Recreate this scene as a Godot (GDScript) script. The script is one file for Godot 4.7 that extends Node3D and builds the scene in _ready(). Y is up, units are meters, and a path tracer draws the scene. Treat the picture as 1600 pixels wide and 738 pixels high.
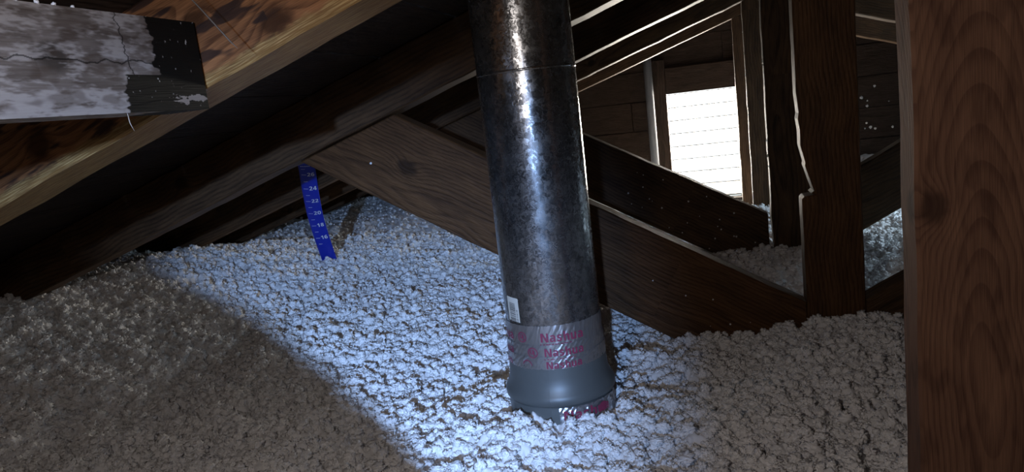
extends Node3D
# An attic seen along its ridge: king-post roof framing every 0.61 m, loose-fill insulation on the
# ceiling below, a galvanized vent pipe, a blue depth marker and a louvred vent in the far gable.
# x runs across the roof, y up, the far gable is at negative z. The lens sits at the origin.

const SLOPE := 1.0 / 3.0
const CHORD_LOW := 0.175          # height of a rafter's underside above x = 0 on the left slope
const RIDGE_X := 0.187
const DEEP := 0.094               # upright depth of a rafter
const ROOF_LIGHT := Vector3(1.05, -0.018, -2.12)   # under the boards, between two rafters
const PIPE := Vector3(-0.186, 0.0, -0.85)

var used := {}
var M := {}
var rng := RandomNumberGenerator.new()

# ------------------------------------------------------------------ naming and tagging
func numbered(called: String) -> String:
	if not used.has(called):
		used[called] = 0
		return called
	used[called] += 1
	return "%s_%03d" % [called, used[called]]

func tag(o: Node, label: String, category: String, group := "", kind := "") -> void:
	if label: o.set_meta("label", label)
	if category: o.set_meta("category", category)
	if group: o.set_meta("group", group)
	if kind: o.set_meta("kind", kind)

func put(called: String, mesh: Mesh, m: Material, parent: Node = null) -> MeshInstance3D:
	var o := MeshInstance3D.new()
	o.mesh = mesh
	o.material_override = m
	o.cast_shadow = GeometryInstance3D.SHADOW_CASTING_SETTING_ON
	if parent == null:
		o.name = numbered(called)
		add_child(o, true)
	else:
		o.name = called
		parent.add_child(o, true)
	return o

func thing(called: String, at: Vector3) -> Node3D:
	var o := Node3D.new()
	o.name = numbered(called)
	o.position = at
	add_child(o, true)
	return o

# ------------------------------------------------------------------ meshes
# A sawn timber: an outline in the x-y plane, given depth from z0 to z1, edges chamfered and a little uneven.
func timber(outline: PackedVector2Array, z0: float, z1: float, grain: Vector2, uv_at: Vector2, uv_size: Vector2, bevel := 0.0022, rough := 0.0007, seed_ := 1) -> ArrayMesh:
	var n := FastNoiseLite.new()
	n.seed = seed_
	n.frequency = 9.0
	if Geometry2D.is_polygon_clockwise(outline):
		outline.reverse()
	var p := PackedVector2Array()
	for i in outline.size():
		var a := outline[i]
		var b := outline[(i + 1) % outline.size()]
		var steps := maxi(1, int(a.distance_to(b) / 0.03)) if rough > 0.0 else 1
		var side := (b - a).normalized().orthogonal()
		for k in steps:
			var q := a.lerp(b, float(k) / steps)
			if k > 0:
				q += side * rough * (n.get_noise_2d(q.x, q.y + seed_) * 2.0 + 0.8 * n.get_noise_2d(q.x * 6.0, q.y * 6.0))
			p.append(q)
	var count := p.size()
	var inner := PackedVector2Array()
	for i in count:
		var a := (p[i] - p[(i + count - 1) % count]).normalized()
		var b := (p[(i + 1) % count] - p[i]).normalized()
		var na := Vector2(-a.y, a.x)
		var nb := Vector2(-b.y, b.x)
		var mid := (na + nb)
		mid = mid / maxf(mid.dot(na), 0.35)
		inner.append(p[i] + mid * bevel)
	var tri := Geometry2D.triangulate_polygon(inner)
	if tri.is_empty():
		inner = p.duplicate()
		tri = Geometry2D.triangulate_polygon(inner)
	var st := SurfaceTool.new()
	st.begin(Mesh.PRIMITIVE_TRIANGLES)
	st.set_smooth_group(-1)
	var across := Vector2(-grain.y, grain.x)
	var along_z := grain == Vector2.ZERO
	var add := func(q: Vector2, z: float, uv: Vector2) -> void:
		st.set_uv((uv - uv_at) / uv_size)
		st.add_vertex(Vector3(q.x, q.y, z))
	var face_uv := func(q: Vector2) -> Vector2:
		return Vector2(q.x, q.y) if along_z else Vector2(q.dot(grain), q.dot(across))
	for t in range(0, tri.size(), 3):
		var a := inner[tri[t]]
		var b := inner[tri[t + 1]]
		var c := inner[tri[t + 2]]
		if (b - a).cross(c - a) < 0.0:
			var s := b
			b = c
			c = s
		for q in [a, c, b]: add.call(q, z1, face_uv.call(q))
		for q in [a, b, c]: add.call(q, z0, face_uv.call(q) + Vector2(0.37, 0.0))
	var way := 0.0
	for i in count:
		var j := (i + 1) % count
		var step := p[i].distance_to(p[j])
		var rings := [[inner[i], inner[j], z1], [p[i], p[j], z1 - bevel], [p[i], p[j], z0 + bevel], [inner[i], inner[j], z0]]
		for k in 3:
			var u: Array = rings[k]
			var v: Array = rings[k + 1]
			var q4 := [u[0], u[1], v[1], v[0]]
			var z4 := [u[2], u[2], v[2], v[2]]
			var w4 := [way, way + step, way + step, way]
			var uv4 := []
			for e in 4:
				if along_z:
					uv4.append(Vector2(z4[e], w4[e]))
				else:
					var q: Vector2 = q4[e]
					uv4.append(Vector2(q.dot(grain), q.dot(across) + (z4[e] - z1)))
			for e in [0, 1, 2, 0, 2, 3]:
				add.call(q4[e], z4[e], uv4[e])
		way += step
	st.generate_normals()
	st.generate_tangents()
	return st.commit()

# A grid of points (rows of equal length) as a smooth sheet.
func sheet(rows: Array, uvs: Array = []) -> ArrayMesh:
	var st := SurfaceTool.new()
	st.begin(Mesh.PRIMITIVE_TRIANGLES)
	st.set_smooth_group(0)
	var w: int = rows[0].size()
	for i in rows.size():
		for j in w:
			st.set_uv(uvs[i][j] if uvs.size() else Vector2(float(j) / (w - 1), float(i) / (rows.size() - 1)))
			st.add_vertex(rows[i][j])
	for i in rows.size() - 1:
		for j in w - 1:
			var a := i * w + j
			for e in [a, a + w, a + 1, a + 1, a + w, a + w + 1]: st.add_index(e)
	st.generate_normals()
	return st.commit()

# A body of revolution about the y axis from a profile of (radius, height).
func lathe(profile: Array, around := 96, centre := Vector3.ZERO) -> ArrayMesh:
	var rows := []
	var uvs := []
	for q in profile:
		var row := PackedVector3Array()
		var uv := PackedVector2Array()
		for k in around + 1:
			var a := TAU * k / around
			row.append(centre + Vector3(q[0] * sin(a), q[1], q[0] * cos(a)))
			uv.append(Vector2(float(k) / around, q[1]))
		rows.append(row)
		uvs.append(uv)
	return sheet(rows, uvs)

func tube(points: PackedVector3Array, radii: PackedFloat32Array, around := 8) -> ArrayMesh:
	var rows := []
	for i in points.size():
		var d := (points[mini(i + 1, points.size() - 1)] - points[maxi(i - 1, 0)]).normalized()
		var s := d.cross(Vector3(0.31, 0.2, 0.93)).normalized()
		var t := d.cross(s)
		var row := PackedVector3Array()
		for k in around + 1:
			var a := TAU * k / around
			row.append(points[i] + (s * cos(a) + t * sin(a)) * radii[i])
		rows.append(row)
	return sheet(rows)

# Flat lettering or marks laid on a curved face: every point (x, y, depth) of the source goes through `bend`.
func bent(meshes: Array, bend: Callable) -> ArrayMesh:
	var st := SurfaceTool.new()
	st.begin(Mesh.PRIMITIVE_TRIANGLES)
	st.set_smooth_group(-1)
	for m in meshes:
		var arrays: Array = m.surface_get_arrays(0) if m is ArrayMesh else m.get_mesh_arrays()
		var v: PackedVector3Array = arrays[Mesh.ARRAY_VERTEX]
		var ix = arrays[Mesh.ARRAY_INDEX]
		if ix == null or ix.size() == 0:
			for q in v: st.add_vertex(bend.call(q))
		else:
			for k in ix: st.add_vertex(bend.call(v[k]))
	st.generate_normals()
	return st.commit()

func letters(text: String, height: float, at: Vector2, turn := 0.0, bold := true) -> ArrayMesh:
	var f := SystemFont.new()
	f.font_names = PackedStringArray(["Droid Sans"])
	f.font_weight = 700 if bold else 400
	var t := TextMesh.new()
	t.font = f
	t.text = text
	t.font_size = 32
	t.pixel_size = height / 23.0
	t.depth = 0.0
	t.curve_step = 2.0
	t.horizontal_alignment = HORIZONTAL_ALIGNMENT_LEFT
	t.vertical_alignment = VERTICAL_ALIGNMENT_CENTER
	return moved(t, Transform3D(Basis(Vector3(0, 0, 1), turn), Vector3(at.x, at.y, 0)))

func moved(m: Mesh, t: Transform3D) -> ArrayMesh:
	var st := SurfaceTool.new()
	st.append_from(m, 0, t)
	return st.commit()

func bar(x0: float, y0: float, x1: float, y1: float, cut := 6) -> ArrayMesh:
	var st := SurfaceTool.new()
	st.begin(Mesh.PRIMITIVE_TRIANGLES)
	for k in cut:
		var a := lerpf(x0, x1, float(k) / cut)
		var b := lerpf(x0, x1, float(k + 1) / cut)
		for q in [Vector3(a, y0, 0), Vector3(a, y1, 0), Vector3(b, y1, 0), Vector3(a, y0, 0), Vector3(b, y1, 0), Vector3(b, y0, 0)]:
			st.set_normal(Vector3(0, 0, 1))
			st.set_uv(Vector2.ZERO)
			st.add_vertex(q)
	return st.commit()

func ring(at: Vector2, r0: float, r1: float, from := 0.0, to := TAU) -> ArrayMesh:
	var st := SurfaceTool.new()
	st.begin(Mesh.PRIMITIVE_TRIANGLES)
	for k in 28:
		var a := lerpf(from, to, k / 28.0)
		var b := lerpf(from, to, (k + 1) / 28.0)
		var q := [at + Vector2.from_angle(a) * r0, at + Vector2.from_angle(a) * r1, at + Vector2.from_angle(b) * r1, at + Vector2.from_angle(b) * r0]
		for e in [0, 1, 2, 0, 2, 3]:
			st.set_normal(Vector3(0, 0, 1))
			st.set_uv(Vector2.ZERO)
			st.add_vertex(Vector3(q[e].x, q[e].y, 0))
	return st.commit()

# ------------------------------------------------------------------ materials
func noise(seed_: int, freq: float, octaves := 3, type := FastNoiseLite.TYPE_SIMPLEX_SMOOTH) -> FastNoiseLite:
	var n := FastNoiseLite.new()
	n.seed = seed_
	n.noise_type = type
	n.frequency = freq
	n.fractal_octaves = octaves
	n.fractal_type = FastNoiseLite.FRACTAL_FBM if octaves > 1 else FastNoiseLite.FRACTAL_NONE
	return n

# Plain-sawn wood: growth rings cut by a plane, bent round the knots, with fibres along u.
# size in metres; o: dark, light (linear albedo), ring (spacing), pith (u -> offset), knots [[u, v, radius]], paint (Callable u, v, colour -> colour)
func wood(seed_: int, w: int, h: int, size: Vector2, o: Dictionary) -> StandardMaterial3D:
	var warp := noise(seed_, 5.0, 2)
	var fibre := noise(seed_ + 1, 1.0, 3)
	var blot := noise(seed_ + 2, 16.0, 3)
	var dark: Color = o.dark
	var light: Color = o.light
	var knots: Array = o.get("knots", [])
	var gap: float = o.get("ring", 0.006)
	var pith: float = o.get("pith", 0.03)
	var lean: float = o.get("lean", 0.25)
	var paint = o.get("paint")
	var colour := PackedByteArray()
	colour.resize(w * h * 3)
	var relief := PackedByteArray()
	relief.resize(w * h)
	for y in h:
		var v := (y + 0.5) / h * size.y
		for x in w:
			var u := (x + 0.5) / w * size.x
			var vv := v - pith + 0.010 * warp.get_noise_2d(u, v * 0.6) + 0.0012 * warp.get_noise_2d(u * 3.0, v * 4.0 + 9.0)
			var d0 := 0.02 + lean * (sqrt(pow(fposmod(u + 0.3, 0.9) - 0.45, 2.0) + 0.006) - 0.077) * 0.25 + 0.008 * warp.get_noise_2d(u * 0.7 + 31.0, 0.0)
			var r := sqrt(vv * vv + d0 * d0)
			var kn := 0.0
			for k in knots:
				var du: float = (u - k[0]) * 0.72
				var dv: float = v - k[1]
				var dd: float = (du * du + dv * dv) / (k[2] * k[2])
				if dd < 9.0:
					r += k[2] * 1.1 * exp(-dd * 0.55)
					kn = maxf(kn, smoothstep(1.25, 0.55, sqrt(dd) + 0.25 * blot.get_noise_2d(u * 3.0, v * 3.0)))
			var s := fposmod(r / gap, 1.0)
			var late := smoothstep(0.35, 0.9, s) * (1.0 - smoothstep(0.92, 1.0, s))
			var f := fibre.get_noise_2d(u * 26.0, v * 900.0)
			var b := blot.get_noise_2d(u * 0.5, v * 2.0)
			var t := clampf(0.62 - 0.42 * late + 0.38 * f + 0.42 * b, 0.0, 1.0)
			var c := dark.lerp(light, t)
			if kn > 0.0:
				c = c.lerp(dark * 0.45, kn * 0.85)
			if paint != null:
				c = paint.call(u, v, c)
			c = c.linear_to_srgb()
			var at := (y * w + x)
			colour[at * 3] = clampi(int(c.r * 255.0), 0, 255)
			colour[at * 3 + 1] = clampi(int(c.g * 255.0), 0, 255)
			colour[at * 3 + 2] = clampi(int(c.b * 255.0), 0, 255)
			relief[at] = clampi(int(128.0 + 60.0 * f - 34.0 * late + 20.0 * b), 0, 255)
	var m := StandardMaterial3D.new()
	m.albedo_texture = ImageTexture.create_from_image(Image.create_from_data(w, h, false, Image.FORMAT_RGB8, colour))
	var bump := Image.create_from_data(w, h, false, Image.FORMAT_L8, relief)
	bump.convert(Image.FORMAT_RGBA8)
	bump.bump_map_to_normal_map(o.get("bump", 2.0))
	m.normal_enabled = true
	m.normal_texture = ImageTexture.create_from_image(bump)
	m.normal_scale = o.get("normal", 0.7)
	m.roughness = o.get("rough", 0.6)
	m.metallic_specular = 0.3
	return m

func plain(c: Color, rough: float, metal := 0.0) -> StandardMaterial3D:
	var m := StandardMaterial3D.new()
	m.albedo_color = c.linear_to_srgb()
	m.roughness = rough
	m.metallic = metal
	return m

# Zinc spangle: crystals a few millimetres across, each with a tone and a tilt of its own.
func zinc(w: int, h: int, size: Vector2) -> StandardMaterial3D:
	var cell := noise(5, 210.0, 1, FastNoiseLite.TYPE_CELLULAR)
	cell.cellular_return_type = FastNoiseLite.RETURN_CELL_VALUE
	cell.cellular_jitter = 1.0
	var tiny := noise(15, 560.0, 1, FastNoiseLite.TYPE_CELLULAR)
	tiny.cellular_return_type = FastNoiseLite.RETURN_CELL_VALUE
	var warp := noise(6, 120.0, 2)
	var blot := noise(7, 28.0, 3)
	var colour := PackedByteArray()
	colour.resize(w * h * 3)
	var surf := PackedByteArray()
	surf.resize(w * h * 3)
	var bend := PackedByteArray()
	bend.resize(w * h * 3)
	for y in h:
		for x in w:
			var u := (x + 0.5) / w * size.x
			var v := (y + 0.5) / h * size.y
			var a := u + 0.004 * warp.get_noise_2d(u, v)
			var b := v + 0.004 * warp.get_noise_2d(u + 7.0, v)
			var t := cell.get_noise_2d(a, b * 0.8)
			var q := tiny.get_noise_2d(a + 3.0, b)
			var s := blot.get_noise_2d(u, v)
			var tone := clampf(0.34 + 0.10 * t + 0.07 * q + 0.08 * s, 0.08, 0.8)
			var at := (y * w + x) * 3
			var c := Color(tone * 0.97, tone, tone * 1.03).linear_to_srgb()
			colour[at] = int(c.r * 255.0)
			colour[at + 1] = int(c.g * 255.0)
			colour[at + 2] = clampi(int(c.b * 255.0), 0, 255)
			var rough := clampi(int(255.0 * (0.245 + 0.05 * q - 0.05 * t + 0.04 * s)), 20, 255)
			surf[at] = rough
			surf[at + 1] = rough
			surf[at + 2] = rough
			bend[at] = int(128.0 + 4.5 * t + 2.5 * q)
			bend[at + 1] = int(128.0 + 4.5 * q - 2.5 * t)
			bend[at + 2] = 252
	var m := StandardMaterial3D.new()
	m.albedo_texture = ImageTexture.create_from_image(Image.create_from_data(w, h, false, Image.FORMAT_RGB8, colour))
	m.roughness_texture = ImageTexture.create_from_image(Image.create_from_data(w, h, false, Image.FORMAT_RGB8, surf))
	m.roughness = 1.0
	m.metallic = 0.93
	m.normal_enabled = true
	m.normal_texture = ImageTexture.create_from_image(Image.create_from_data(w, h, false, Image.FORMAT_RGB8, bend))
	m.normal_scale = 1.0
	return m

# ------------------------------------------------------------------ the roof line
func low(x: float) -> float:      # underside of the rafters
	return (x if x < RIDGE_X else 2.0 * RIDGE_X - x) * SLOPE + CHORD_LOW

func high(x: float) -> float:     # top of the rafters, underside of the boards
	return low(x) + DEEP

func poly(a: Array) -> PackedVector2Array:
	var p := PackedVector2Array()
	for q in a: p.append(Vector2(q[0], q[1]))
	return p

func _ready() -> void:
	rng.seed = 4
	setup_view()
	make_materials()
	make_shell()
	make_framing()
	make_vent()
	make_insulation()
	make_pipe()
	make_marker()
	make_small_things()
	make_lamps()

func setup_view() -> void:
	var cam := Camera3D.new()
	cam.name = "camera"
	cam.basis = Basis(Vector3(0.9650059, -0.11645514, -0.23495067), Vector3(0.07047711, 0.97819202, -0.19538003), Vector3(0.25257987, 0.17198424, 0.95216849))
	cam.fov = rad_to_deg(2.0 * atan(369.0 / 1155.0))
	cam.near = 0.02
	cam.far = 60.0
	add_child(cam)
	cam.current = true
	var sky_look := ProceduralSkyMaterial.new()
	sky_look.sky_top_color = Color(0.62, 0.74, 0.92)
	sky_look.sky_horizon_color = Color(0.93, 0.96, 1.0)
	sky_look.ground_horizon_color = Color(0.93, 0.95, 0.96)
	sky_look.ground_bottom_color = Color(0.72, 0.74, 0.74)
	var sky := Sky.new()
	sky.sky_material = sky_look
	var env := Environment.new()
	env.background_mode = Environment.BG_SKY
	env.sky = sky
	env.background_energy_multiplier = 2.2
	env.tonemap_mode = Environment.TONE_MAPPER_LINEAR
	env.tonemap_exposure = 1.0
	env.sdfgi_enabled = true
	env.ssao_enabled = true
	env.ssil_enabled = true
	var we := WorldEnvironment.new()
	we.name = "world_environment"
	we.environment = env
	add_child(we)
	# the hand torch behind the lens: cool white, its beam cut off on the lower left by a brace beside the camera
	var torch := SpotLight3D.new()
	torch.name = "torch_beam"
	torch.position = Vector3(0.05, 0.10, 0.8)
	add_child(torch)
	torch.look_at_from_position(torch.position, Vector3(-0.55, -0.39, -1.0))
	torch.light_color = Color(0.62, 0.77, 1.0)
	torch.light_energy = 4.4
	torch.light_size = 0.013
	torch.spot_range = 12.0
	torch.spot_attenuation = 2.0
	torch.spot_angle = 16.5
	torch.spot_angle_attenuation = 1.0
	torch.shadow_enabled = true
	# the weak warm light of the camera itself
	var fill := OmniLight3D.new()
	fill.name = "camera_flash"
	fill.position = Vector3(-0.15, 0.08, -0.03)
	fill.light_color = Color(1.0, 0.95, 0.92)
	fill.light_energy = 0.08
	fill.light_size = 0.03
	fill.omni_range = 12.0
	fill.omni_attenuation = 2.0
	fill.shadow_enabled = true
	add_child(fill)
	# daylight in the far gable's vent
	var day := AreaLight3D.new()
	day.name = "vent_daylight"
	day.area_size = Vector2(0.31, 0.51)
	day.position = Vector3(0.025, -0.288, -3.75)
	day.rotation.y = PI
	day.light_color = Color(1.0, 0.96, 0.90)
	day.light_energy = 4.5
	day.area_range = 12.0
	day.shadow_enabled = true
	add_child(day)
	# daylight through the roof light in the right slope, out of frame
	var roof := AreaLight3D.new()
	roof.name = "roof_light_daylight"
	roof.area_size = Vector2(0.2, 0.2)
	roof.position = ROOF_LIGHT + Vector3(-0.316, -0.949, 0.0) * 0.03
	add_child(roof)
	roof.look_at(roof.position + Vector3(-0.316, -0.949, 0.0), Vector3.BACK)
	roof.light_color = Color(0.80, 0.91, 1.0)
	roof.light_energy = 0.8
	roof.area_range = 12.0
	roof.shadow_enabled = true

func make_materials() -> void:
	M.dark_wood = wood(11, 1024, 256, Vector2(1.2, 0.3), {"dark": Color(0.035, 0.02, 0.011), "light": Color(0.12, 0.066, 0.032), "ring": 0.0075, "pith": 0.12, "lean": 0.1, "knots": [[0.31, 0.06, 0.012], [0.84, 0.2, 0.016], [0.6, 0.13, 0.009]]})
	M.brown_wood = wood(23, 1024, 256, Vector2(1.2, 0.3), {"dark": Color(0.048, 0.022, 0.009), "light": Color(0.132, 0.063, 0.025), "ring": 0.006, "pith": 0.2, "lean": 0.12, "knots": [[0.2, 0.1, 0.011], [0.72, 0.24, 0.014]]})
	var spot := noise(40, 26.0, 3)
	var hair := noise(41, 9.0, 3)
	# the knotty rafter: face 0 .. 0.089 across, its underside 0.1 .. 0.16
	M.rafter = wood(31, 2048, 512, Vector2(0.6, 0.16), {"dark": Color(0.10, 0.042, 0.018), "light": Color(0.36, 0.16, 0.065), "ring": 0.0062, "pith": 0.055, "lean": 0.5, "rough": 0.5,
		"knots": [[0.425, 0.019, 0.012], [0.36, 0.052, 0.009], [0.16, 0.03, 0.012]],
		"paint": func(u: float, v: float, c: Color) -> Color:
			var edge := 0.010 + 0.005 * hair.get_noise_2d(u * 3.0, 0.0)
			var fresh := 1.0 if v > 0.095 else smoothstep(edge + 0.003, edge - 0.003, v + 0.002 * hair.get_noise_2d(u * 12.0, v * 90.0))
			var straw := smoothstep(-0.1, 0.5, hair.get_noise_2d(u * 2.5, v * 110.0))
			c = c.lerp(Color(0.24, 0.135, 0.045).lerp(Color(0.52, 0.36, 0.15), straw), fresh * 0.85)
			var mould := smoothstep(0.12, 0.34, spot.get_noise_2d(u * 0.5 + 0.3 * v, v * 2.4)) * (1.0 - fresh * 0.8)
			mould *= 1.0 if u < 0.42 else 0.35
			return c.lerp(Color(0.022, 0.015, 0.014), mould * 0.85)})
	# the wide red-brown post
	M.post_wood = wood(57, 2048, 512, Vector2(0.5, 0.13), {"dark": Color(0.095, 0.046, 0.029), "light": Color(0.20, 0.105, 0.064), "ring": 0.0030, "pith": 0.062, "lean": 0.5, "rough": 0.85,
		"knots": [[0.315, 0.093, 0.010]],
		"paint": func(u: float, v: float, c: Color) -> Color:
			return c.lerp(Color(0.035, 0.014, 0.010), 0.35 * smoothstep(0.1, 0.45, spot.get_noise_2d(u * 0.5 + 3.0, v * 1.8)))})
	# weathered blocking: limewash worn to patches on grey wood, a tarred end
	M.weathered = wood(71, 1024, 512, Vector2(0.4, 0.22), {"dark": Color(0.10, 0.078, 0.064), "light": Color(0.25, 0.215, 0.19), "ring": 0.009, "pith": 0.04, "lean": 0.2, "rough": 0.62, "bump": 3.0,
		"knots": [[0.15, 0.037, 0.010]],
		"paint": func(u: float, v: float, c: Color) -> Color:
			var n1 := spot.get_noise_2d(u * 1.1 + 5.0, v * 3.0)
			var n2 := hair.get_noise_2d(u * 9.0, v * 40.0)
			var white := smoothstep(-0.25, 0.55, n1 + 0.6 * n2 + (0.55 * smoothstep(0.019, 0.008, v)) - 0.2 * smoothstep(0.014, 0.022, v) * smoothstep(0.036, 0.028, v) + 0.12 * smoothstep(0.05, 0.0, absf(u - 0.085)))
			c = c.lerp(Color(0.56, 0.52, 0.49), white * 0.6)
			var brown := smoothstep(0.1, 0.4, spot.get_noise_2d(u * 0.8 + 9.0, v * 2.0) + 0.18 * smoothstep(0.014, 0.02, v) * smoothstep(0.036, 0.03, v))
			c = c.lerp(Color(0.07, 0.045, 0.03), brown * 0.5)
			if absf(v - 0.036 - 0.003 * hair.get_noise_2d(u * 4.0, 2.0)) < 0.0005 or absf(u - 0.085 - 0.2 * (v - 0.04) - 0.003 * hair.get_noise_2d(v * 20.0, 5.0)) < 0.0006 and v > 0.02:
				c = c * 0.25
			var rim := (0.058 if v > 0.027 else 0.092) + 0.007 * hair.get_noise_2d(v * 12.0, 1.0) + 0.0025 * spot.get_noise_2d(u * 4.0, v * 6.0)
			if absf(v - 0.0085 - 0.003 * hair.get_noise_2d(u * 7.0, 8.0)) < 0.0022 + 0.0035 * spot.get_noise_2d(u * 2.0, v * 5.0) and u < 0.04 + 0.02 * n2:
				return Color(0.34, 0.29, 0.25)
			var tar := smoothstep(rim + 0.0012, rim - 0.0012, u)
			var fleck := smoothstep(0.56, 0.66, spot.get_noise_2d(u * 5.0, v * 5.0))
			return c.lerp(Color(0.008, 0.007, 0.006).lerp(Color(0.45, 0.43, 0.4), fleck), tar)})
	M.zinc = zinc(1024, 1024, Vector2(0.358, 0.55))
	M.zinc.uv1_scale = Vector3(1.0, 1.0 / 0.55, 1.0)
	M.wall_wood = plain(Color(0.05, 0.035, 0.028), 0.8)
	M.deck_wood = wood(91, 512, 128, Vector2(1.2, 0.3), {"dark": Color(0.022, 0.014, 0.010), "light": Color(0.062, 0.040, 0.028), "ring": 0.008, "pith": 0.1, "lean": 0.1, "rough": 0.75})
	M.plaster = plain(Color(0.4, 0.39, 0.37), 0.9)
	M.fluff = plain(Color(0.88, 0.87, 0.865), 0.95)
	M.foil = plain(Color(0.55, 0.55, 0.56), 0.30, 0.88)
	M.red_ink = plain(Color(0.24, 0.03, 0.07), 0.5)
	M.collar = plain(Color(0.115, 0.12, 0.115), 0.44, 0.2)
	M.paper = plain(Color(0.62, 0.58, 0.50), 0.6)
	M.black_ink = plain(Color(0.02, 0.02, 0.02), 0.6)
	M.blue = plain(Color(0.012, 0.03, 0.42), 0.42)
	M.white_ink = plain(Color(0.75, 0.78, 0.82), 0.6)
	M.steel = plain(Color(0.26, 0.22, 0.18), 0.5, 0.8)
	M.conduit = plain(Color(0.13, 0.14, 0.155), 0.6, 0.0)
	M.louver = plain(Color(0.16, 0.16, 0.15), 0.6, 0.0)

# ------------------------------------------------------------------ floor, gables and roof boards
func make_shell() -> void:
	var fl := put("floor", timber(poly([[-2.3, -0.77], [2.7, -0.77], [2.7, -0.75], [-2.3, -0.75]]), -3.7, 2.0, Vector2.RIGHT, Vector2.ZERO, Vector2.ONE, 0.0, 0.0), M.plaster)
	tag(fl, "plasterboard ceiling of the rooms below, buried under the white insulation", "floor", "", "structure")
	# roof boards, running along the ridge on the backs of the rafters
	for side in [0, 1]:
		var deck := Node3D.new()
		deck.name = "ceiling_left" if side == 0 else "ceiling_right"
		add_child(deck)
		tag(deck, "dark boarded underside of the %s roof slope above the rafters" % ("left" if side == 0 else "right"), "ceiling", "", "structure")
		var along := 0.0
		while along < 2.44:
			var a := RIDGE_X - along
			var b := RIDGE_X - along - 0.134
			var q := [[a, high(a) + 0.0005], [b, high(b) + 0.0005], [b - 0.006, high(b) + 0.019], [a - 0.006, high(a) + 0.019]]
			if side == 1:
				for k in 4: q[k][0] = 2.0 * RIDGE_X - q[k][0]
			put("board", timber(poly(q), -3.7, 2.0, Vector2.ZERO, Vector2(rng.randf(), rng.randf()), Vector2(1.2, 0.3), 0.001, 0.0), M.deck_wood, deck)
			along += 0.137
	for side in [0, 1]:
		var x := -2.3 if side == 0 else 2.66
		var w := put("wall_left" if side == 0 else "wall_right", timber(poly([[x, -0.75], [x + 0.02, -0.75], [x + 0.02, high(x) + 0.04], [x, high(x) + 0.04]]), -3.7, 2.0, Vector2.DOWN, Vector2.ZERO, Vector2(1.2, 0.3), 0.0, 0.0), M.dark_wood)
		tag(w, "low dark board closing the %s eave" % ("left" if side == 0 else "right"), "wall", "", "structure")
	# gables of horizontal boards with staggered joints
	for end in [0, 1]:
		var wall := Node3D.new()
		wall.name = "wall_front" if end == 0 else "wall_back"
		add_child(wall)
		tag(wall, "far gable of dark horizontal boards around the bright louvred vent" if end == 0 else "boarded gable behind the camera", "wall", "", "structure")
		var roof := poly([[-2.28, -0.75], [2.66, -0.75], [2.66, high(2.66)], [RIDGE_X, high(RIDGE_X)], [-2.28, high(-2.28)]])
		var hole := poly([[-0.135, -0.55], [0.185, -0.55], [0.185, -0.03], [-0.135, -0.03]])
		# sheathing paper behind the boards
		var back: Array = [roof] if end == 1 else [roof]
		var sheet_z := -3.70 if end == 0 else 2.0
		if end == 0:
			back = []
			for strip in [[[-2.3, -0.8], [-0.135, -0.8], [-0.135, 1.2], [-2.3, 1.2]], [[0.185, -0.8], [2.7, -0.8], [2.7, 1.2], [0.185, 1.2]], [[-0.136, -0.8], [0.186, -0.8], [0.186, -0.55], [-0.136, -0.55]], [[-0.136, -0.03], [0.186, -0.03], [0.186, 1.2], [-0.136, 1.2]]]:
				back.append_array(Geometry2D.intersect_polygons(poly(strip), roof))
		for piece in back:
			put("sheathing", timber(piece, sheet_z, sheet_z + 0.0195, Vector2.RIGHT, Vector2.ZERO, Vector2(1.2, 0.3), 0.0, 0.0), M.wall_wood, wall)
		var y := -0.75
		var row := 0
		while y < 0.4:
			var x := -2.28 - rng.randf() * 0.5
			while x < 2.66:
				var l := 0.7 + rng.randf() * 0.7
				var one := poly([[x, y], [x + l - 0.002, y], [x + l - 0.002, y + 0.1375], [x, y + 0.136]])
				for cut in Geometry2D.intersect_polygons(one, roof):
					var left: Array = [cut] if end == 1 else Geometry2D.clip_polygons(cut, hole)
					for piece in left:
						if piece.size() < 3 or Geometry2D.is_polygon_clockwise(piece): continue
						var z := (-3.68 if end == 0 else 1.98) + rng.randf() * 0.003
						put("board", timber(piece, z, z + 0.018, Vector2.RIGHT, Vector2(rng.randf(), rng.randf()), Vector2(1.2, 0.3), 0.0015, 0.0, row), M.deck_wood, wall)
				x += l
			y += 0.14
			row += 1

# ------------------------------------------------------------------ timbers
func rafter(z: float, side: int, m: Material, seed_: int, at := Vector2.ZERO, size := Vector2(1.2, 0.3)) -> MeshInstance3D:
	var q := [[-2.27, low(-2.27)], [RIDGE_X - 0.0005, low(RIDGE_X)], [RIDGE_X - 0.0005, high(RIDGE_X)], [-2.27, high(-2.27)]]
	if side == 1:
		for k in 4: q[k][0] = 2.0 * RIDGE_X - q[k][0]
	var s := 1.0 if side == 0 else -1.0
	return put("rafter", timber(poly(q), z, z + 0.06, Vector2(0.94868, 0.31623 * s), at, size, 0.0025, 0.0009, seed_), m)

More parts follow.
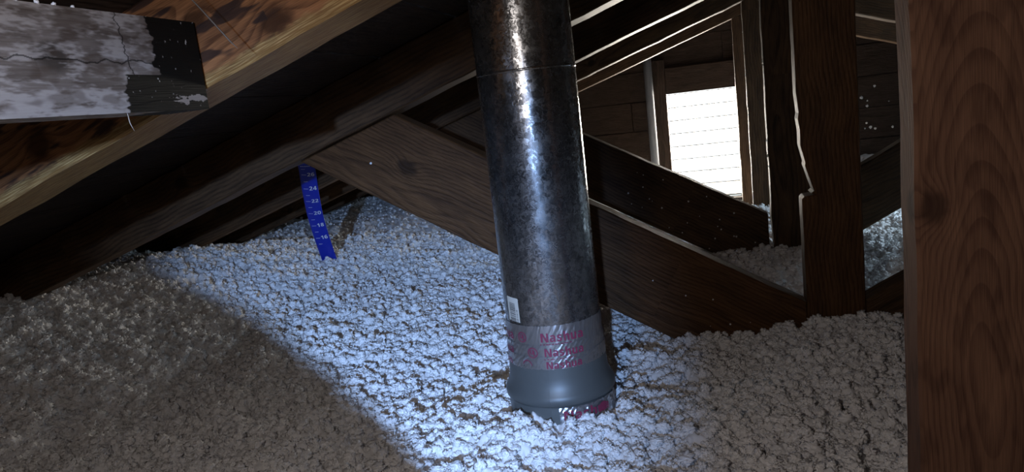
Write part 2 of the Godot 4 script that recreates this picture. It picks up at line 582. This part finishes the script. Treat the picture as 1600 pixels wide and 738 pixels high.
func make_framing() -> void:
	var ra := rafter(-0.61, 0, M.rafter, 3, Vector2(-0.7, 0.166), Vector2(0.6, 0.16))
	tag(ra, "knotty reddish-brown rafter with a golden splintery lower edge, nearest the camera", "rafter", "rafters of the left slope")
	var words := ["dark brown rafter passing behind the vent pipe above the blue depth marker", "dark rafter directly behind the blue depth marker's top", "thin gold-edged rafter ending in a corner at the second slim post from the vent", "farthest gold-edged rafter, meeting the slim post beside the vent opening"]
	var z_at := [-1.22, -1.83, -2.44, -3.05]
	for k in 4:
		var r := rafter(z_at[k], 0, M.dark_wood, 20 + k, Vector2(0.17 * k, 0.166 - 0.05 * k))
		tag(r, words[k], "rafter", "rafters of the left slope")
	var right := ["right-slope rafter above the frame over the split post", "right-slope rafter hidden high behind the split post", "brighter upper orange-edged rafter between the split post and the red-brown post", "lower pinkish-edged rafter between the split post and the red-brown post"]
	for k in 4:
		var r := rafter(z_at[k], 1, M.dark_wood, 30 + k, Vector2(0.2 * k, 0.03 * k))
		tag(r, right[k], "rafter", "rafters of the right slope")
	# posts under the ridge
	var x0 := 0.145
	var x1 := 0.229
	var pa := put("post", timber(poly([[x0, -0.74], [x0 + 0.12, -0.74], [x0 + 0.12, low(x0 + 0.12)], [RIDGE_X, low(RIDGE_X)], [x0, low(x0)]]), -0.61, -0.57, Vector2.DOWN, Vector2(-0.42, 0.14), Vector2(0.5, 0.13), 0.002, 0.0009, 5), M.post_wood)
	tag(pa, "wide red-brown wooden post filling the right edge, closest to the camera", "post", "posts under the ridge")
	var split := [[x0, -0.74], [x1, -0.74], [x1, low(x1)], [RIDGE_X, low(RIDGE_X)], [x0, low(x0)], [x0 - 0.001, -0.03], [x0 + 0.0015, -0.06], [x0 - 0.0005, -0.068], [x0 + 0.002, -0.085], [x0 + 0.0015, -0.108], [x0 + 0.0075, -0.135], [x0 + 0.0065, -0.139], [x0 + 0.0135, -0.164], [x0 + 0.018, -0.178], [x0 + 0.0135, -0.1815], [x0 + 0.019, -0.184], [x0 + 0.004, -0.1855], [x0, -0.1895]]
	var pb := put("post", timber(poly(split), -1.22, -1.18, Vector2.DOWN, Vector2(0.1, 0.02), Vector2(1.2, 0.3), 0.002, 0.0004, 6), M.brown_wood)
	tag(pb, "dark post with a long splintered notch torn out of its left edge", "post", "posts under the ridge")
	var post_words := ["black-looking post just left of the splintered post, standing in the insulation", "slim gold-edged post second to the right of the vent opening", "thin post beside the right edge of the bright vent opening"]
	for k in 3:
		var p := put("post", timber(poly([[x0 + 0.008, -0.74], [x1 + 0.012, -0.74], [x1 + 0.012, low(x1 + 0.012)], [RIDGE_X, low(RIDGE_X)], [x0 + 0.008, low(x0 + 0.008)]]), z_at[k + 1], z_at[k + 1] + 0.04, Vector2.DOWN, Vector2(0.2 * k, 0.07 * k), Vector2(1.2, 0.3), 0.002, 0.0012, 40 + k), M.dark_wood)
		tag(p, post_words[k], "post", "posts under the ridge")
	# braces from the foot of a post up to the rafters
	var brace := func(z: float, c: float, s: float, side: int, deep: float, m: Material, seed_: int) -> MeshInstance3D:
		var foot := x0 - 0.0008
		var xt := (c - CHORD_LOW) / (SLOPE + s)
		var xb := (c - deep - CHORD_LOW) / (SLOPE + s)
		var q := [[foot, c - s * foot], [xt, low(xt) - 0.0008], [xb, low(xb) - 0.0008], [foot, c - deep - s * foot]]
		if side == 1:
			for k in 4: q[k][0] = x0 + x1 - q[k][0]
			q[1][1] = low(q[1][0]) - 0.0008
			q[2][1] = low(q[2][0]) - 0.0008
		var g := Vector2(1.0, -s if side == 0 else s).normalized()
		return put("brace", timber(poly(q), z, z + 0.04, g, Vector2(0.1, 0.05), Vector2(1.2, 0.3), 0.002, 0.0008, seed_), m)
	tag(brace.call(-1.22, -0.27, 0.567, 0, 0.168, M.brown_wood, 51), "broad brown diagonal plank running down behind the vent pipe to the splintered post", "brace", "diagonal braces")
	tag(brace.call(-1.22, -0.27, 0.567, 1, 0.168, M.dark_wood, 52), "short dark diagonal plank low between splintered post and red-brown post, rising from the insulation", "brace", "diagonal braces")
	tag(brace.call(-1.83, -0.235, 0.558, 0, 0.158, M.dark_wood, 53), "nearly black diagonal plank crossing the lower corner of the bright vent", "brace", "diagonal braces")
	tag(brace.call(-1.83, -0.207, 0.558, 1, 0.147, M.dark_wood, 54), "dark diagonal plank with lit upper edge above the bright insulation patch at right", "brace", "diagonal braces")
	tag(brace.call(0.0, -0.2195, 0.45, 0, 0.16, M.brown_wood, 55), "diagonal plank beside the camera that shades the insulation at left", "brace", "diagonal braces")
	# weathered blocking against the near rafter
	var block := put("blocking", timber(poly([[-0.39, 0.027], [-0.39, 0.097], [-0.43, 0.097], [-0.43, 0.027]]), -0.549, 0.3, Vector2.ZERO, Vector2(-0.549, 0.0), Vector2(0.4, 0.22), 0.003, 0.0), M.weathered)
	tag(block, "whitened weathered timber block with a black tarred end butting the knotty rafter", "timber block")

# ------------------------------------------------------------------ the louvred vent in the far gable
func make_vent() -> void:
	var v := thing("gable_vent", Vector3(0.025, -0.55, -3.66))
	tag(v, "bright louvred attic vent in the far gable, glaring with daylight", "vent")
	var box := func(called: String, a: Vector3, b: Vector3, m: Material) -> void:
		put(called, timber(poly([[a.x, a.y], [b.x, a.y], [b.x, b.y], [a.x, b.y]]), a.z, b.z, Vector2.RIGHT if b.x - a.x > b.y - a.y else Vector2.DOWN, Vector2(a.x, a.y), Vector2(1.2, 0.3), 0.0015, 0.0), m, v)
	box.call("jamb", Vector3(-0.215, -0.2, 0.0), Vector3(-0.157, 0.68, 0.04), M.deck_wood)
	box.call("jamb", Vector3(0.157, -0.2, 0.0), Vector3(0.20, 0.68, 0.04), M.deck_wood)
	box.call("header", Vector3(-0.156, 0.519, 0.0), Vector3(0.156, 0.64, 0.036), M.deck_wood)
	box.call("sill", Vector3(-0.156, -0.04, 0.0), Vector3(0.156, 0.003, 0.036), M.wall_wood)
	for k in 9:
		var y := 0.012 + 0.0625 * k
		var q := [[-0.012, y + 0.0004], [-0.055, y - 0.0050], [-0.064, y - 0.0110], [-0.065, y - 0.008], [-0.055, y - 0.0018], [-0.012, y + 0.0038]]
		var st := SurfaceTool.new()
		st.begin(Mesh.PRIMITIVE_TRIANGLES)
		st.set_smooth_group(-1)
		for e in 6:
			var f := (e + 1) % 6
			var c := [Vector3(-0.157, q[e][1], q[e][0]), Vector3(0.157, q[e][1], q[e][0]), Vector3(0.157, q[f][1], q[f][0]), Vector3(-0.157, q[f][1], q[f][0])]
			for i in [0, 1, 2, 0, 2, 3]: st.add_vertex(c[i])
		st.generate_normals()
		put("slat", st.commit(), M.louver, v)
	for s in [-1.0, 1.0]:      # the metal channel the slats sit in
		box.call("channel", Vector3(minf(s * 0.157, s * 0.160), 0.0, -0.066), Vector3(maxf(s * 0.157, s * 0.160), 0.519, -0.003), M.louver)
	# a small square roof light between two rafters of the right slope, out of frame to the right
	var rl := thing("roof_light", ROOF_LIGHT)
	rl.rotation.z = -atan(SLOPE)
	tag(rl, "small square frosted roof light set between rafters of the right slope", "skylight")
	for e in [[-0.13, -0.105, -0.13, 0.13], [0.105, 0.13, -0.13, 0.13], [-0.105, 0.105, -0.13, -0.105], [-0.105, 0.105, 0.105, 0.13]]:
		put("frame", timber(poly([[e[0], -0.012], [e[1], -0.012], [e[1], 0.012], [e[0], 0.012]]), e[2], e[3], Vector2.ZERO, Vector2.ZERO, Vector2(1.2, 0.3), 0.002, 0.0), M.deck_wood, rl)
	var glow := plain(Color(0.7, 0.75, 0.8), 0.5)
	glow.emission_enabled = true
	glow.emission = Color(0.80, 0.91, 1.0)
	glow.emission_energy_multiplier = 2.0
	put("window_pane", timber(poly([[-0.105, -0.004], [0.105, -0.004], [0.105, 0.004], [-0.105, 0.004]]), -0.105, 0.105, Vector2.ZERO, Vector2.ZERO, Vector2.ONE, 0.001, 0.0), glow, rl)
	var c := put("conduit", lathe([[0.0, -0.36], [0.019, -0.36], [0.019, 0.0], [0.019, 0.22], [0.0, 0.22]], 24), M.conduit)
	c.position = Vector3(-0.205, 0.0, -3.56)
	c.rotation.z = 0.0
	tag(c, "grey vertical conduit against the far gable, left of the bright vent", "conduit")

# ------------------------------------------------------------------ insulation
var n_wave: FastNoiseLite
var n_lump: FastNoiseLite
var n_clod: FastNoiseLite
var n_crumb: FastNoiseLite
var n_fine: FastNoiseLite
var n_rough: FastNoiseLite

func bed(x: float, z: float) -> float:      # the broad lie of the fill
	var away := -z
	var y := -0.405
	y += 0.125 * smoothstep(-0.85, -1.42, x) * (1.0 - smoothstep(1.5, 2.5, away)) * smoothstep(0.5, 1.1, away)
	y += 0.045 * exp(-(pow(x - PIPE.x, 2.0) + pow(z - PIPE.z - 0.03, 2.0)) / 0.016)
	y += 0.02 * exp(-(pow(x - 0.19, 2.0) + pow(z + 1.12, 2.0)) / 0.012)
	y -= 0.02 * exp(-(pow(x + 0.06, 2.0) + pow(z + 1.2, 2.0)) / 0.012)
	y += 0.03 * smoothstep(1.7, 2.4, x)
	y -= 0.19 * smoothstep(2.35, 3.2, away) * exp(-pow((x - 0.03) / 0.42, 2.0))
	y += 0.016 * n_wave.get_noise_2d(x, z)
	return y

func fill_height(x: float, z: float) -> float:
	var wx := x + 0.008 * n_fine.get_noise_2d(x * 0.25, z * 0.25)
	var wz := z + 0.008 * n_fine.get_noise_2d(x * 0.25 + 40.0, z * 0.25)
	var a := clampf(n_lump.get_noise_2d(wx, wz) + 1.0, 0.0, 1.0)
	var b := clampf(n_clod.get_noise_2d(wx, wz) + 1.0, 0.0, 1.0)
	var c := clampf(n_crumb.get_noise_2d(wx, wz) + 1.0, 0.0, 1.0)
	var m := n_clod.get_noise_2d(z * 0.4 + 9.0, x * 0.4)
	return minf(high(x) - 0.005, bed(x, z) + 0.016 * (0.6 - a * a) + 0.010 * (0.6 + 0.5 * m) * (0.6 - b) + 0.006 * (0.6 - c) + 0.013 * n_rough.get_noise_2d(x, z) + 0.003 * n_fine.get_noise_2d(x, z))

func make_insulation() -> void:
	n_wave = noise(81, 3.2, 3)
	n_lump = noise(82, 14.0, 1, FastNoiseLite.TYPE_CELLULAR)
	n_clod = noise(83, 50.0, 1, FastNoiseLite.TYPE_CELLULAR)
	n_crumb = noise(84, 130.0, 1, FastNoiseLite.TYPE_CELLULAR)
	n_fine = noise(85, 230.0, 2)
	n_rough = noise(86, 34.0, 3)
	for n in [n_lump, n_clod, n_crumb]:
		n.cellular_return_type = FastNoiseLite.RETURN_DISTANCE
		n.cellular_jitter = 1.0
	var vs := PackedVector3Array()
	var ix := PackedInt32Array()
	for patch in [[-1.5, 0.75, 0.5, 1.35, 0.0026], [-2.28, 1.3, 1.345, 2.3, 0.0046], [-2.28, 2.6, 2.295, 3.655, 0.0085], [-2.28, -1.495, -1.9, 1.35, 0.02], [0.745, 2.6, -1.9, 1.35, 0.016], [1.295, 2.6, 1.345, 2.3, 0.016], [-1.5, 0.75, -1.9, 0.505, 0.02]]:
		var step: float = patch[4]
		var w := int((patch[1] - patch[0]) / step) + 1
		var h := int((patch[3] - patch[2]) / step) + 1
		var base := vs.size()
		for i in h:
			var z: float = -lerpf(patch[2], patch[3], float(i) / (h - 1))
			for j in w:
				var x: float = lerpf(patch[0], patch[1], float(j) / (w - 1))
				vs.append(Vector3(x, fill_height(x, z), z))
		for i in h - 1:
			for j in w - 1:
				var a := base + i * w + j
				ix.append_array(PackedInt32Array([a, a + w, a + 1, a + 1, a + w, a + w + 1]))
	var arrays := []
	arrays.resize(Mesh.ARRAY_MAX)
	arrays[Mesh.ARRAY_VERTEX] = vs
	arrays[Mesh.ARRAY_INDEX] = ix
	var raw := ArrayMesh.new()
	raw.add_surface_from_arrays(Mesh.PRIMITIVE_TRIANGLES, arrays)
	var st := SurfaceTool.new()
	st.create_from(raw, 0)
	st.generate_normals()
	var fill := put("insulation", st.commit(), M.fluff)
	tag(fill, "deep bed of crumbly white loose-fill insulation covering the attic floor", "insulation", "", "stuff")
	for kind in 4:
		scatter(kind, fill)

# one ragged clump of fibres
func clump(seed_: int) -> ArrayMesh:
	var cell := noise(seed_, 1.6, 1, FastNoiseLite.TYPE_CELLULAR)
	cell.cellular_return_type = FastNoiseLite.RETURN_DISTANCE
	var fuzz := noise(seed_ + 9, 3.4, 2)
	var rows := []
	for i in 19:
		var row := PackedVector3Array()
		for j in 31:
			var a := PI * i / 18.0
			var b := TAU * j / 30.0
			var d := Vector3(sin(a) * cos(b), cos(a), sin(a) * sin(b))
			var c := clampf(cell.get_noise_3d(d.x, d.y, d.z) + 1.0, 0.0, 1.0)
			row.append(d * (0.75 + 0.6 * (0.5 - c) + 0.5 * fuzz.get_noise_3d(d.x, d.y, d.z)))
		rows.append(row)
	return sheet(rows)

func scatter(kind: int, parent: Node) -> void:
	var mm := MultiMesh.new()
	mm.transform_format = MultiMesh.TRANSFORM_3D
	mm.mesh = clump(300 + 17 * kind)
	var spots: Array[Transform3D] = []
	var r := RandomNumberGenerator.new()
	r.seed = 900 + kind
	for area in [[-1.5, 0.7, 0.5, 1.4, 20000], [-2.2, 1.0, 1.4, 2.4, 13000], [-2.2, 2.0, 2.4, 3.6, 4000]]:
		for k in area[4]:
			var x := r.randf_range(area[0], area[1])
			var z := -r.randf_range(area[2], area[3])
			var s := 0.0018 + 0.0075 * pow(r.randf(), 3.4)
			if Vector2(x - PIPE.x, z - PIPE.z).length() < 0.066 + s: continue
			var y := fill_height(x, z)
			if x < RIDGE_X and y + s > high(x): continue
			var basis := Basis.from_euler(Vector3(r.randf() * TAU, r.randf() * TAU, r.randf() * TAU)).scaled(Vector3(s * r.randf_range(0.8, 1.3), s * r.randf_range(0.7, 1.1), s * r.randf_range(0.8, 1.3)))
			spots.append(Transform3D(basis, Vector3(x, y + s * 0.15, z)))
	mm.instance_count = spots.size()
	for k in spots.size(): mm.set_instance_transform(k, spots[k])
	var o := MultiMeshInstance3D.new()
	o.multimesh = mm
	o.material_override = M.fluff
	o.name = "clumps"
	o.set_meta("kind", "stuff")
	parent.add_child(o, true)

# ------------------------------------------------------------------ vent pipe
func on_pipe(radius: float, tilt := 0.0) -> Callable:      # x: degrees round the pipe from the far-camera axis, y: height
	return func(q: Vector3) -> Vector3:
		var a := deg_to_rad(q.x)
		return Vector3(radius * sin(a), q.y + tilt * q.x, radius * cos(a))

func degrees(m: Mesh, per_metre: float, at: float) -> ArrayMesh:      # turn metres along x into degrees round the pipe
	return moved(m, Transform3D(Basis.from_scale(Vector3(per_metre, 1, 1)), Vector3(at, 0, 0)))

func make_pipe() -> void:
	var p := thing("vent_pipe", Vector3(PIPE.x, 0.0, PIPE.z))
	tag(p, "galvanized steel vent pipe rising from the insulation, taped to a grey collar", "pipe")
	var prof := [[0.0566, -0.30]]
	for k in 26: prof.append([0.057, lerpf(-0.28, 0.204, k / 25.0)])
	put("tube", lathe(prof, 128), M.zinc, p)
	put("seam", lathe([[0.0571, 0.036], [0.0576, 0.0365], [0.0576, 0.0385], [0.0571, 0.039]], 96), M.zinc, p)
	var col := put("collar", lathe([[0.0572, -0.288], [0.0588, -0.290], [0.0592, -0.302], [0.0597, -0.314], [0.0607, -0.322], [0.0630, -0.3295], [0.0658, -0.3345], [0.0672, -0.3375], [0.0674, -0.341], [0.0668, -0.3445], [0.0655, -0.3462], [0.0638, -0.3468], [0.0636, -0.349], [0.0640, -0.352], [0.0640, -0.37], [0.0630, -0.44], [0.0630, -0.74]], 128), M.collar, p)
	col.set_meta("label", "grey flared collar with a rolled bead")
	# foil tape, three turns, each a little proud of the last
	var per := 1.0 / 0.059 * 180.0 / PI
	var wrinkle := noise(120, 3.0, 3)
	var crease := noise(121, 0.16, 2)
	var bands := [[-0.2505, -0.279, 0.0576], [-0.2735, -0.2925, 0.0584], [-0.287, -0.3025, 0.0593]]
	for b in 3:
		var lo: float = bands[b][1]
		var hi: float = bands[b][0]
		var r0: float = bands[b][2]
		var rows := []
		for i in 13:
			var row := PackedVector3Array()
			for j in 301:
				var a := 360.0 * j / 300.0
				var t := i / 12.0
				var wob := wrinkle.get_noise_2d(cos(deg_to_rad(a)) * 3.0 + b * 9.0, sin(deg_to_rad(a)) * 3.0 + t * 0.9)
				var fold := pow(maxf(0.0, 1.0 - absf(crease.get_noise_2d(a + 6.0 * t + 50.0 * b, 3.0 * t)) * 9.0), 2.0)
				var r := r0 + 0.0006 * wob + 0.0009 * fold * (0.4 + 0.6 * absf(wrinkle.get_noise_2d(a * 0.3, b)))
				var y := lerpf(hi, lo, t) + (0.0008 * wrinkle.get_noise_2d(a * 0.4, 5.0 + b + t) if i in [0, 12] else 0.0)
				row.append(Vector3(r * sin(deg_to_rad(a)), y, r * cos(deg_to_rad(a))))
			rows.append(row)
		var tape := put("foil_tape", sheet(rows), M.foil, p)
		if b == 0: tape.set_meta("label", "shiny foil tape printed in red")
		var words := []
		var base: float = [-0.2645, -0.2822, -0.2972][b]
		var start: float = [-6.0, -3.0, -2.0][b]
		for turn in [0.0, 150.0, 270.0]:
			words.append(degrees(letters("Nashua", [0.0105, 0.0095, 0.0085][b], Vector2(0, base)), per, start + turn))
			if b < 2:
				for k in 11:
					words.append(degrees(bar(0.0035 * k, base - 0.0084, 0.0035 * k + 0.0016 + 0.0008 * (k % 3), base - 0.0073, 2), per, start + turn))
			var cx: float = [-29.0, -16.0, -24.0][b]
			var cy: float = [-0.2645, -0.2822, -0.2975][b]
			var emblem := [ring(Vector2(0, cy), 0.0053, 0.0064, 0.0, TAU if b < 2 else PI * 0.98)]
			if b < 2:
				emblem.append(letters("U", 0.0058, Vector2(-0.0042, cy + 0.0010)))
				emblem.append(letters("L", 0.0058, Vector2(0.0002, cy - 0.0008)))
			for e in emblem: words.append(degrees(e, per, cx + turn))
		put("print", bent(words, on_pipe(r0 + 0.0011)), M.red_ink, tape)
	# a crumpled end of the same tape stuck low on the collar
	var rows2 := []
	for i in 15:
		var row := PackedVector3Array()
		for j in 61:
			var a := deg_to_rad(lerpf(8.0, 92.0, j / 60.0))
			var t := i / 14.0
			var fall := smoothstep(8.0, 60.0, rad_to_deg(a))
			var r := 0.0655 + 0.0026 * wrinkle.get_noise_2d(j * 0.09, i * 0.13) + 0.0012 * absf(wrinkle.get_noise_2d(j * 0.4, i * 0.2))
			var y := lerpf(-0.3478, -0.378, t) + 0.003 * wrinkle.get_noise_2d(j * 0.12, t) * t
			row.append(Vector3(r * sin(a), y, r * cos(a)))
		rows2.append(row)
	var scrap := put("foil_tape", sheet(rows2), M.foil, p)
	scrap.set_meta("label", "crumpled foil tape end below the bead")
	put("print", bent([degrees(letters("Nashua", 0.011, Vector2(0, -0.3565)), per, 11.0), degrees(ring(Vector2(0, -0.3565), 0.0, 0.0058), per, 56.0)], on_pipe(0.0682)), M.red_ink, scrap)
	# bar-code sticker
	var stick := put("sticker", bent([bar(-51.0, -0.2495, -30.0, -0.2205, 12)], on_pipe(0.05745, -0.00006)), M.paper, p)
	stick.set_meta("label", "small white bar-code sticker")
	var lines := []
	var r2 := RandomNumberGenerator.new()
	r2.seed = 8
	var y2 := -0.2275
	while y2 > -0.2485:
		var th := r2.randf_range(0.0003, 0.0010)
		lines.append(bar(-47.0, y2 - th, -36.0, y2, 6))
		if y2 < -0.234: lines.append(bar(-34.6, y2 - th * 0.8, -32.2, y2, 2))
		y2 -= th + r2.randf_range(0.0004, 0.0010)
	put("bar_code", bent(lines, on_pipe(0.0576, -0.00006)), M.black_ink, stick)

# ------------------------------------------------------------------ blue depth marker
func make_marker() -> void:
	var line: Array[Vector3] = [Vector3(-0.969, -0.068, -1.70), Vector3(-0.977, -0.093, -1.72), Vector3(-1.003, -0.161, -1.765), Vector3(-1.031, -0.241, -1.82), Vector3(-1.049, -0.330, -1.875), Vector3(-1.066, -0.410, -1.93), Vector3(-1.074, -0.46, -1.96)]
	var curve := Curve3D.new()
	for i in line.size():
		var t := (line[mini(i + 1, line.size() - 1)] - line[maxi(i - 1, 0)]) / 6.0
		curve.add_point(line[i], -t, t)
	var total := curve.get_baked_length()
	var place := func(q: Vector3) -> Vector3:      # x across (metres from the middle), y down along, z proud of the face
		var a := curve.sample_baked(clampf(q.y, 0.0, total), true)
		var d := (curve.sample_baked(clampf(q.y + 0.004, 0.0, total), true) - curve.sample_baked(clampf(q.y - 0.004, 0.0, total), true)).normalized()
		var across := (Vector3(0.955, 0.06, -0.29) - d * d.dot(Vector3(0.955, 0.06, -0.29))).normalized()
		var face := across.cross(-d).normalized()
		return a + across * q.x + face * (q.z + 0.0025 * (1.0 - pow(q.x / 0.021, 2.0)))
	var rows := []
	for i in 41:
		var row := PackedVector3Array()
		for j in 9: row.append(place.call(Vector3(lerpf(-0.021, 0.021, j / 8.0), total * i / 40.0, 0.0)))
		for j in 9: row.append(place.call(Vector3(lerpf(0.021, -0.021, j / 8.0), total * i / 40.0, -0.0012)))
		row.append(row[0])
		rows.append(row)
	var o := thing("depth_marker", line[6])
	tag(o, "blue curved insulation depth marker strip with white inch marks", "ruler")
	var strip := put("strip", sheet(rows), M.blue, o)
	strip.position = -line[6]
	var marks := []
	var flip := func(m: Mesh) -> ArrayMesh: return moved(m, Transform3D(Basis.from_scale(Vector3(1, -1, 1)), Vector3.ZERO))
	var y := 0.0605
	for k in 6:
		var down := y + 0.0455 * k
		marks.append(bar(-0.016, down - 0.0006, -0.004, down + 0.0006, 2))
		marks.append(flip.call(letters(str(26 - 2 * k), 0.0125, Vector2(-0.002, -down + 0.001))))
		marks.append(bar(-0.013, down + 0.0228 - 0.0006, -0.003, down + 0.0228 + 0.0006, 2))
	marks.append(bar(-0.015, y - 0.0228 - 0.0006, -0.005, y - 0.0228 + 0.0006, 2))
	marks.append(bar(-0.018, 0.0165, -0.011, 0.0225, 2))
	for k in 7: marks.append(bar(-0.008 + 0.0033 * k, 0.0170, -0.0058 + 0.0033 * k, 0.0200, 1))
	for k in 6: marks.append(bar(-0.015 + 0.005 * k, 0.0285, -0.0115 + 0.005 * k, 0.0297, 1))
	var pr := put("print", bent(marks, func(q: Vector3) -> Vector3: return place.call(Vector3(q.x, q.y, 0.0006))), M.white_ink, strip)
	pr.set_meta("label", "white ticks and numbers")
	var s := put("staple", moved(tube(PackedVector3Array([Vector3(-0.003, 0, -0.004), Vector3(-0.003, 0, 0.001), Vector3(0.003, 0.001, 0.001), Vector3(0.003, 0.001, -0.004)]), PackedFloat32Array([0.0006, 0.0008, 0.0008, 0.0006]), 6), Transform3D(Basis.IDENTITY, place.call(Vector3(0.013, 0.006, 0.001)) - line[6])), M.steel, o)
	s.set_meta("label", "bright steel staple")

# ------------------------------------------------------------------ nails and flecks
func nail(called: String, pts: Array, r: float, label: String) -> void:
	var p := PackedVector3Array()
	var w := PackedFloat32Array()
	for k in pts.size():
		p.append(pts[k])
		w.append(r if k < pts.size() - 1 else r * 0.25)
	tag(put(called, tube(p, w, 8), M.steel), label, "nail")

func make_small_things() -> void:
	nail("nail", [Vector3(-0.383, 0.1395, -0.50), Vector3(-0.352, 0.1, -0.502), Vector3(-0.332, 0.072, -0.504), Vector3(-0.327, 0.066, -0.5045)], 0.0006, "long thin nail point hanging in front of the knotty rafter's dark stain")
	nail("nail", [Vector3(-0.392, 0.0285, -0.455), Vector3(-0.3915, 0.020, -0.455), Vector3(-0.390, 0.014, -0.456)], 0.00045, "short bent nail under the whitened timber block")
	# crumbs of insulation that settled on the timbers
	var mm := MultiMesh.new()
	mm.transform_format = MultiMesh.TRANSFORM_3D
	mm.mesh = clump(777)
	var r := RandomNumberGenerator.new()
	r.seed = 31
	var spots: Array[Transform3D] = []
	var add := func(at: Vector3, s: float) -> void:
		spots.append(Transform3D(Basis.from_euler(Vector3(r.randf() * 6.0, r.randf() * 6.0, 0)).scaled(Vector3(s, s, s)), at))
	add.call(Vector3(-0.547, -0.068, -1.179), 0.0022)
	for k in 4: add.call(Vector3(-0.391, 0.0975, -0.425 + 0.013 * k + r.randf() * 0.006), 0.0012 + 0.001 * r.randf())
	for k in 26:      # on the face of the dark brace and the plank behind the pipe
		var x := r.randf_range(-0.18, 0.12)
		add.call(Vector3(x, -0.235 - 0.558 * x - r.randf_range(0.02, 0.15), -1.789), r.randf_range(0.0009, 0.0024))
	for k in 16:
		var x := r.randf_range(-0.1, 0.13)
		add.call(Vector3(x, -0.27 - 0.567 * x - r.randf_range(0.04, 0.15), -1.179), r.randf_range(0.0006, 0.0016))
	for k in 22:      # along the lit edges of the posts
		var z: float = [-1.83, -2.44, -3.05][k % 3] + 0.02
		add.call(Vector3(0.1525, r.randf_range(-0.36, 0.16), z + r.randf_range(-0.015, 0.02)), r.randf_range(0.001, 0.0026))
	for k in 17:      # caught on the rough boards of the gable
		add.call(Vector3(r.randf_range(0.66, 0.86), r.randf_range(-0.42, -0.1), -3.658), r.randf_range(0.003, 0.009))
	mm.instance_count = spots.size()
	for k in spots.size(): mm.set_instance_transform(k, spots[k])
	var o := MultiMeshInstance3D.new()
	o.multimesh = mm
	o.material_override = M.fluff
	o.name = "insulation_flecks"
	add_child(o)
	tag(o, "tiny white flecks of insulation clinging to timbers and gable boards", "flecks", "", "stuff")

# ------------------------------------------------------------------ the torch behind the camera
func lamp(called: String, label: String, at: Vector3, towards: Vector3, r: float, foot: float, colour: Color) -> void:
	var o := thing(called, Vector3(at.x, foot, at.z))
	tag(o, label, "lamp")
	var d := (towards - at).normalized()
	var side := d.cross(Vector3.UP).normalized()
	var t := Transform3D(Basis(side, -d, side.cross(-d)), at - Vector3(at.x, foot, at.z) - d * 0.016)
	put("body", moved(lathe([[0.0, 0.13], [r * 0.7, 0.13], [r * 0.75, 0.125], [r * 0.75, 0.04], [r, 0.02], [r, 0.0], [r * 0.9, 0.0], [r * 0.9, 0.003]], 32), t), M.collar, o)
	var glow := plain(Color(0.7, 0.7, 0.7), 0.4)
	glow.emission_enabled = true
	glow.emission = colour
	glow.emission_energy_multiplier = 2.0
	put("lens", moved(lathe([[0.0, 0.0015], [r * 0.5, 0.002], [r * 0.89, 0.003]], 32), t), glow, o)
	var hold := at - Vector3(at.x, foot, at.z) - d * 0.09
	put("stand", tube(PackedVector3Array([hold - Vector3(0, r * 0.6, 0), Vector3(hold.x, 0.02, hold.z), Vector3(hold.x, 0.0, hold.z)]), PackedFloat32Array([0.004, 0.004, 0.006]), 10), M.collar, o)

func make_lamps() -> void:
	lamp("torch", "dark hand torch on a thin stand behind the camera", Vector3(0.05, 0.10, 0.8), Vector3(-0.55, -0.39, -1.0), 0.022, -0.75, Color(0.62, 0.77, 1.0))
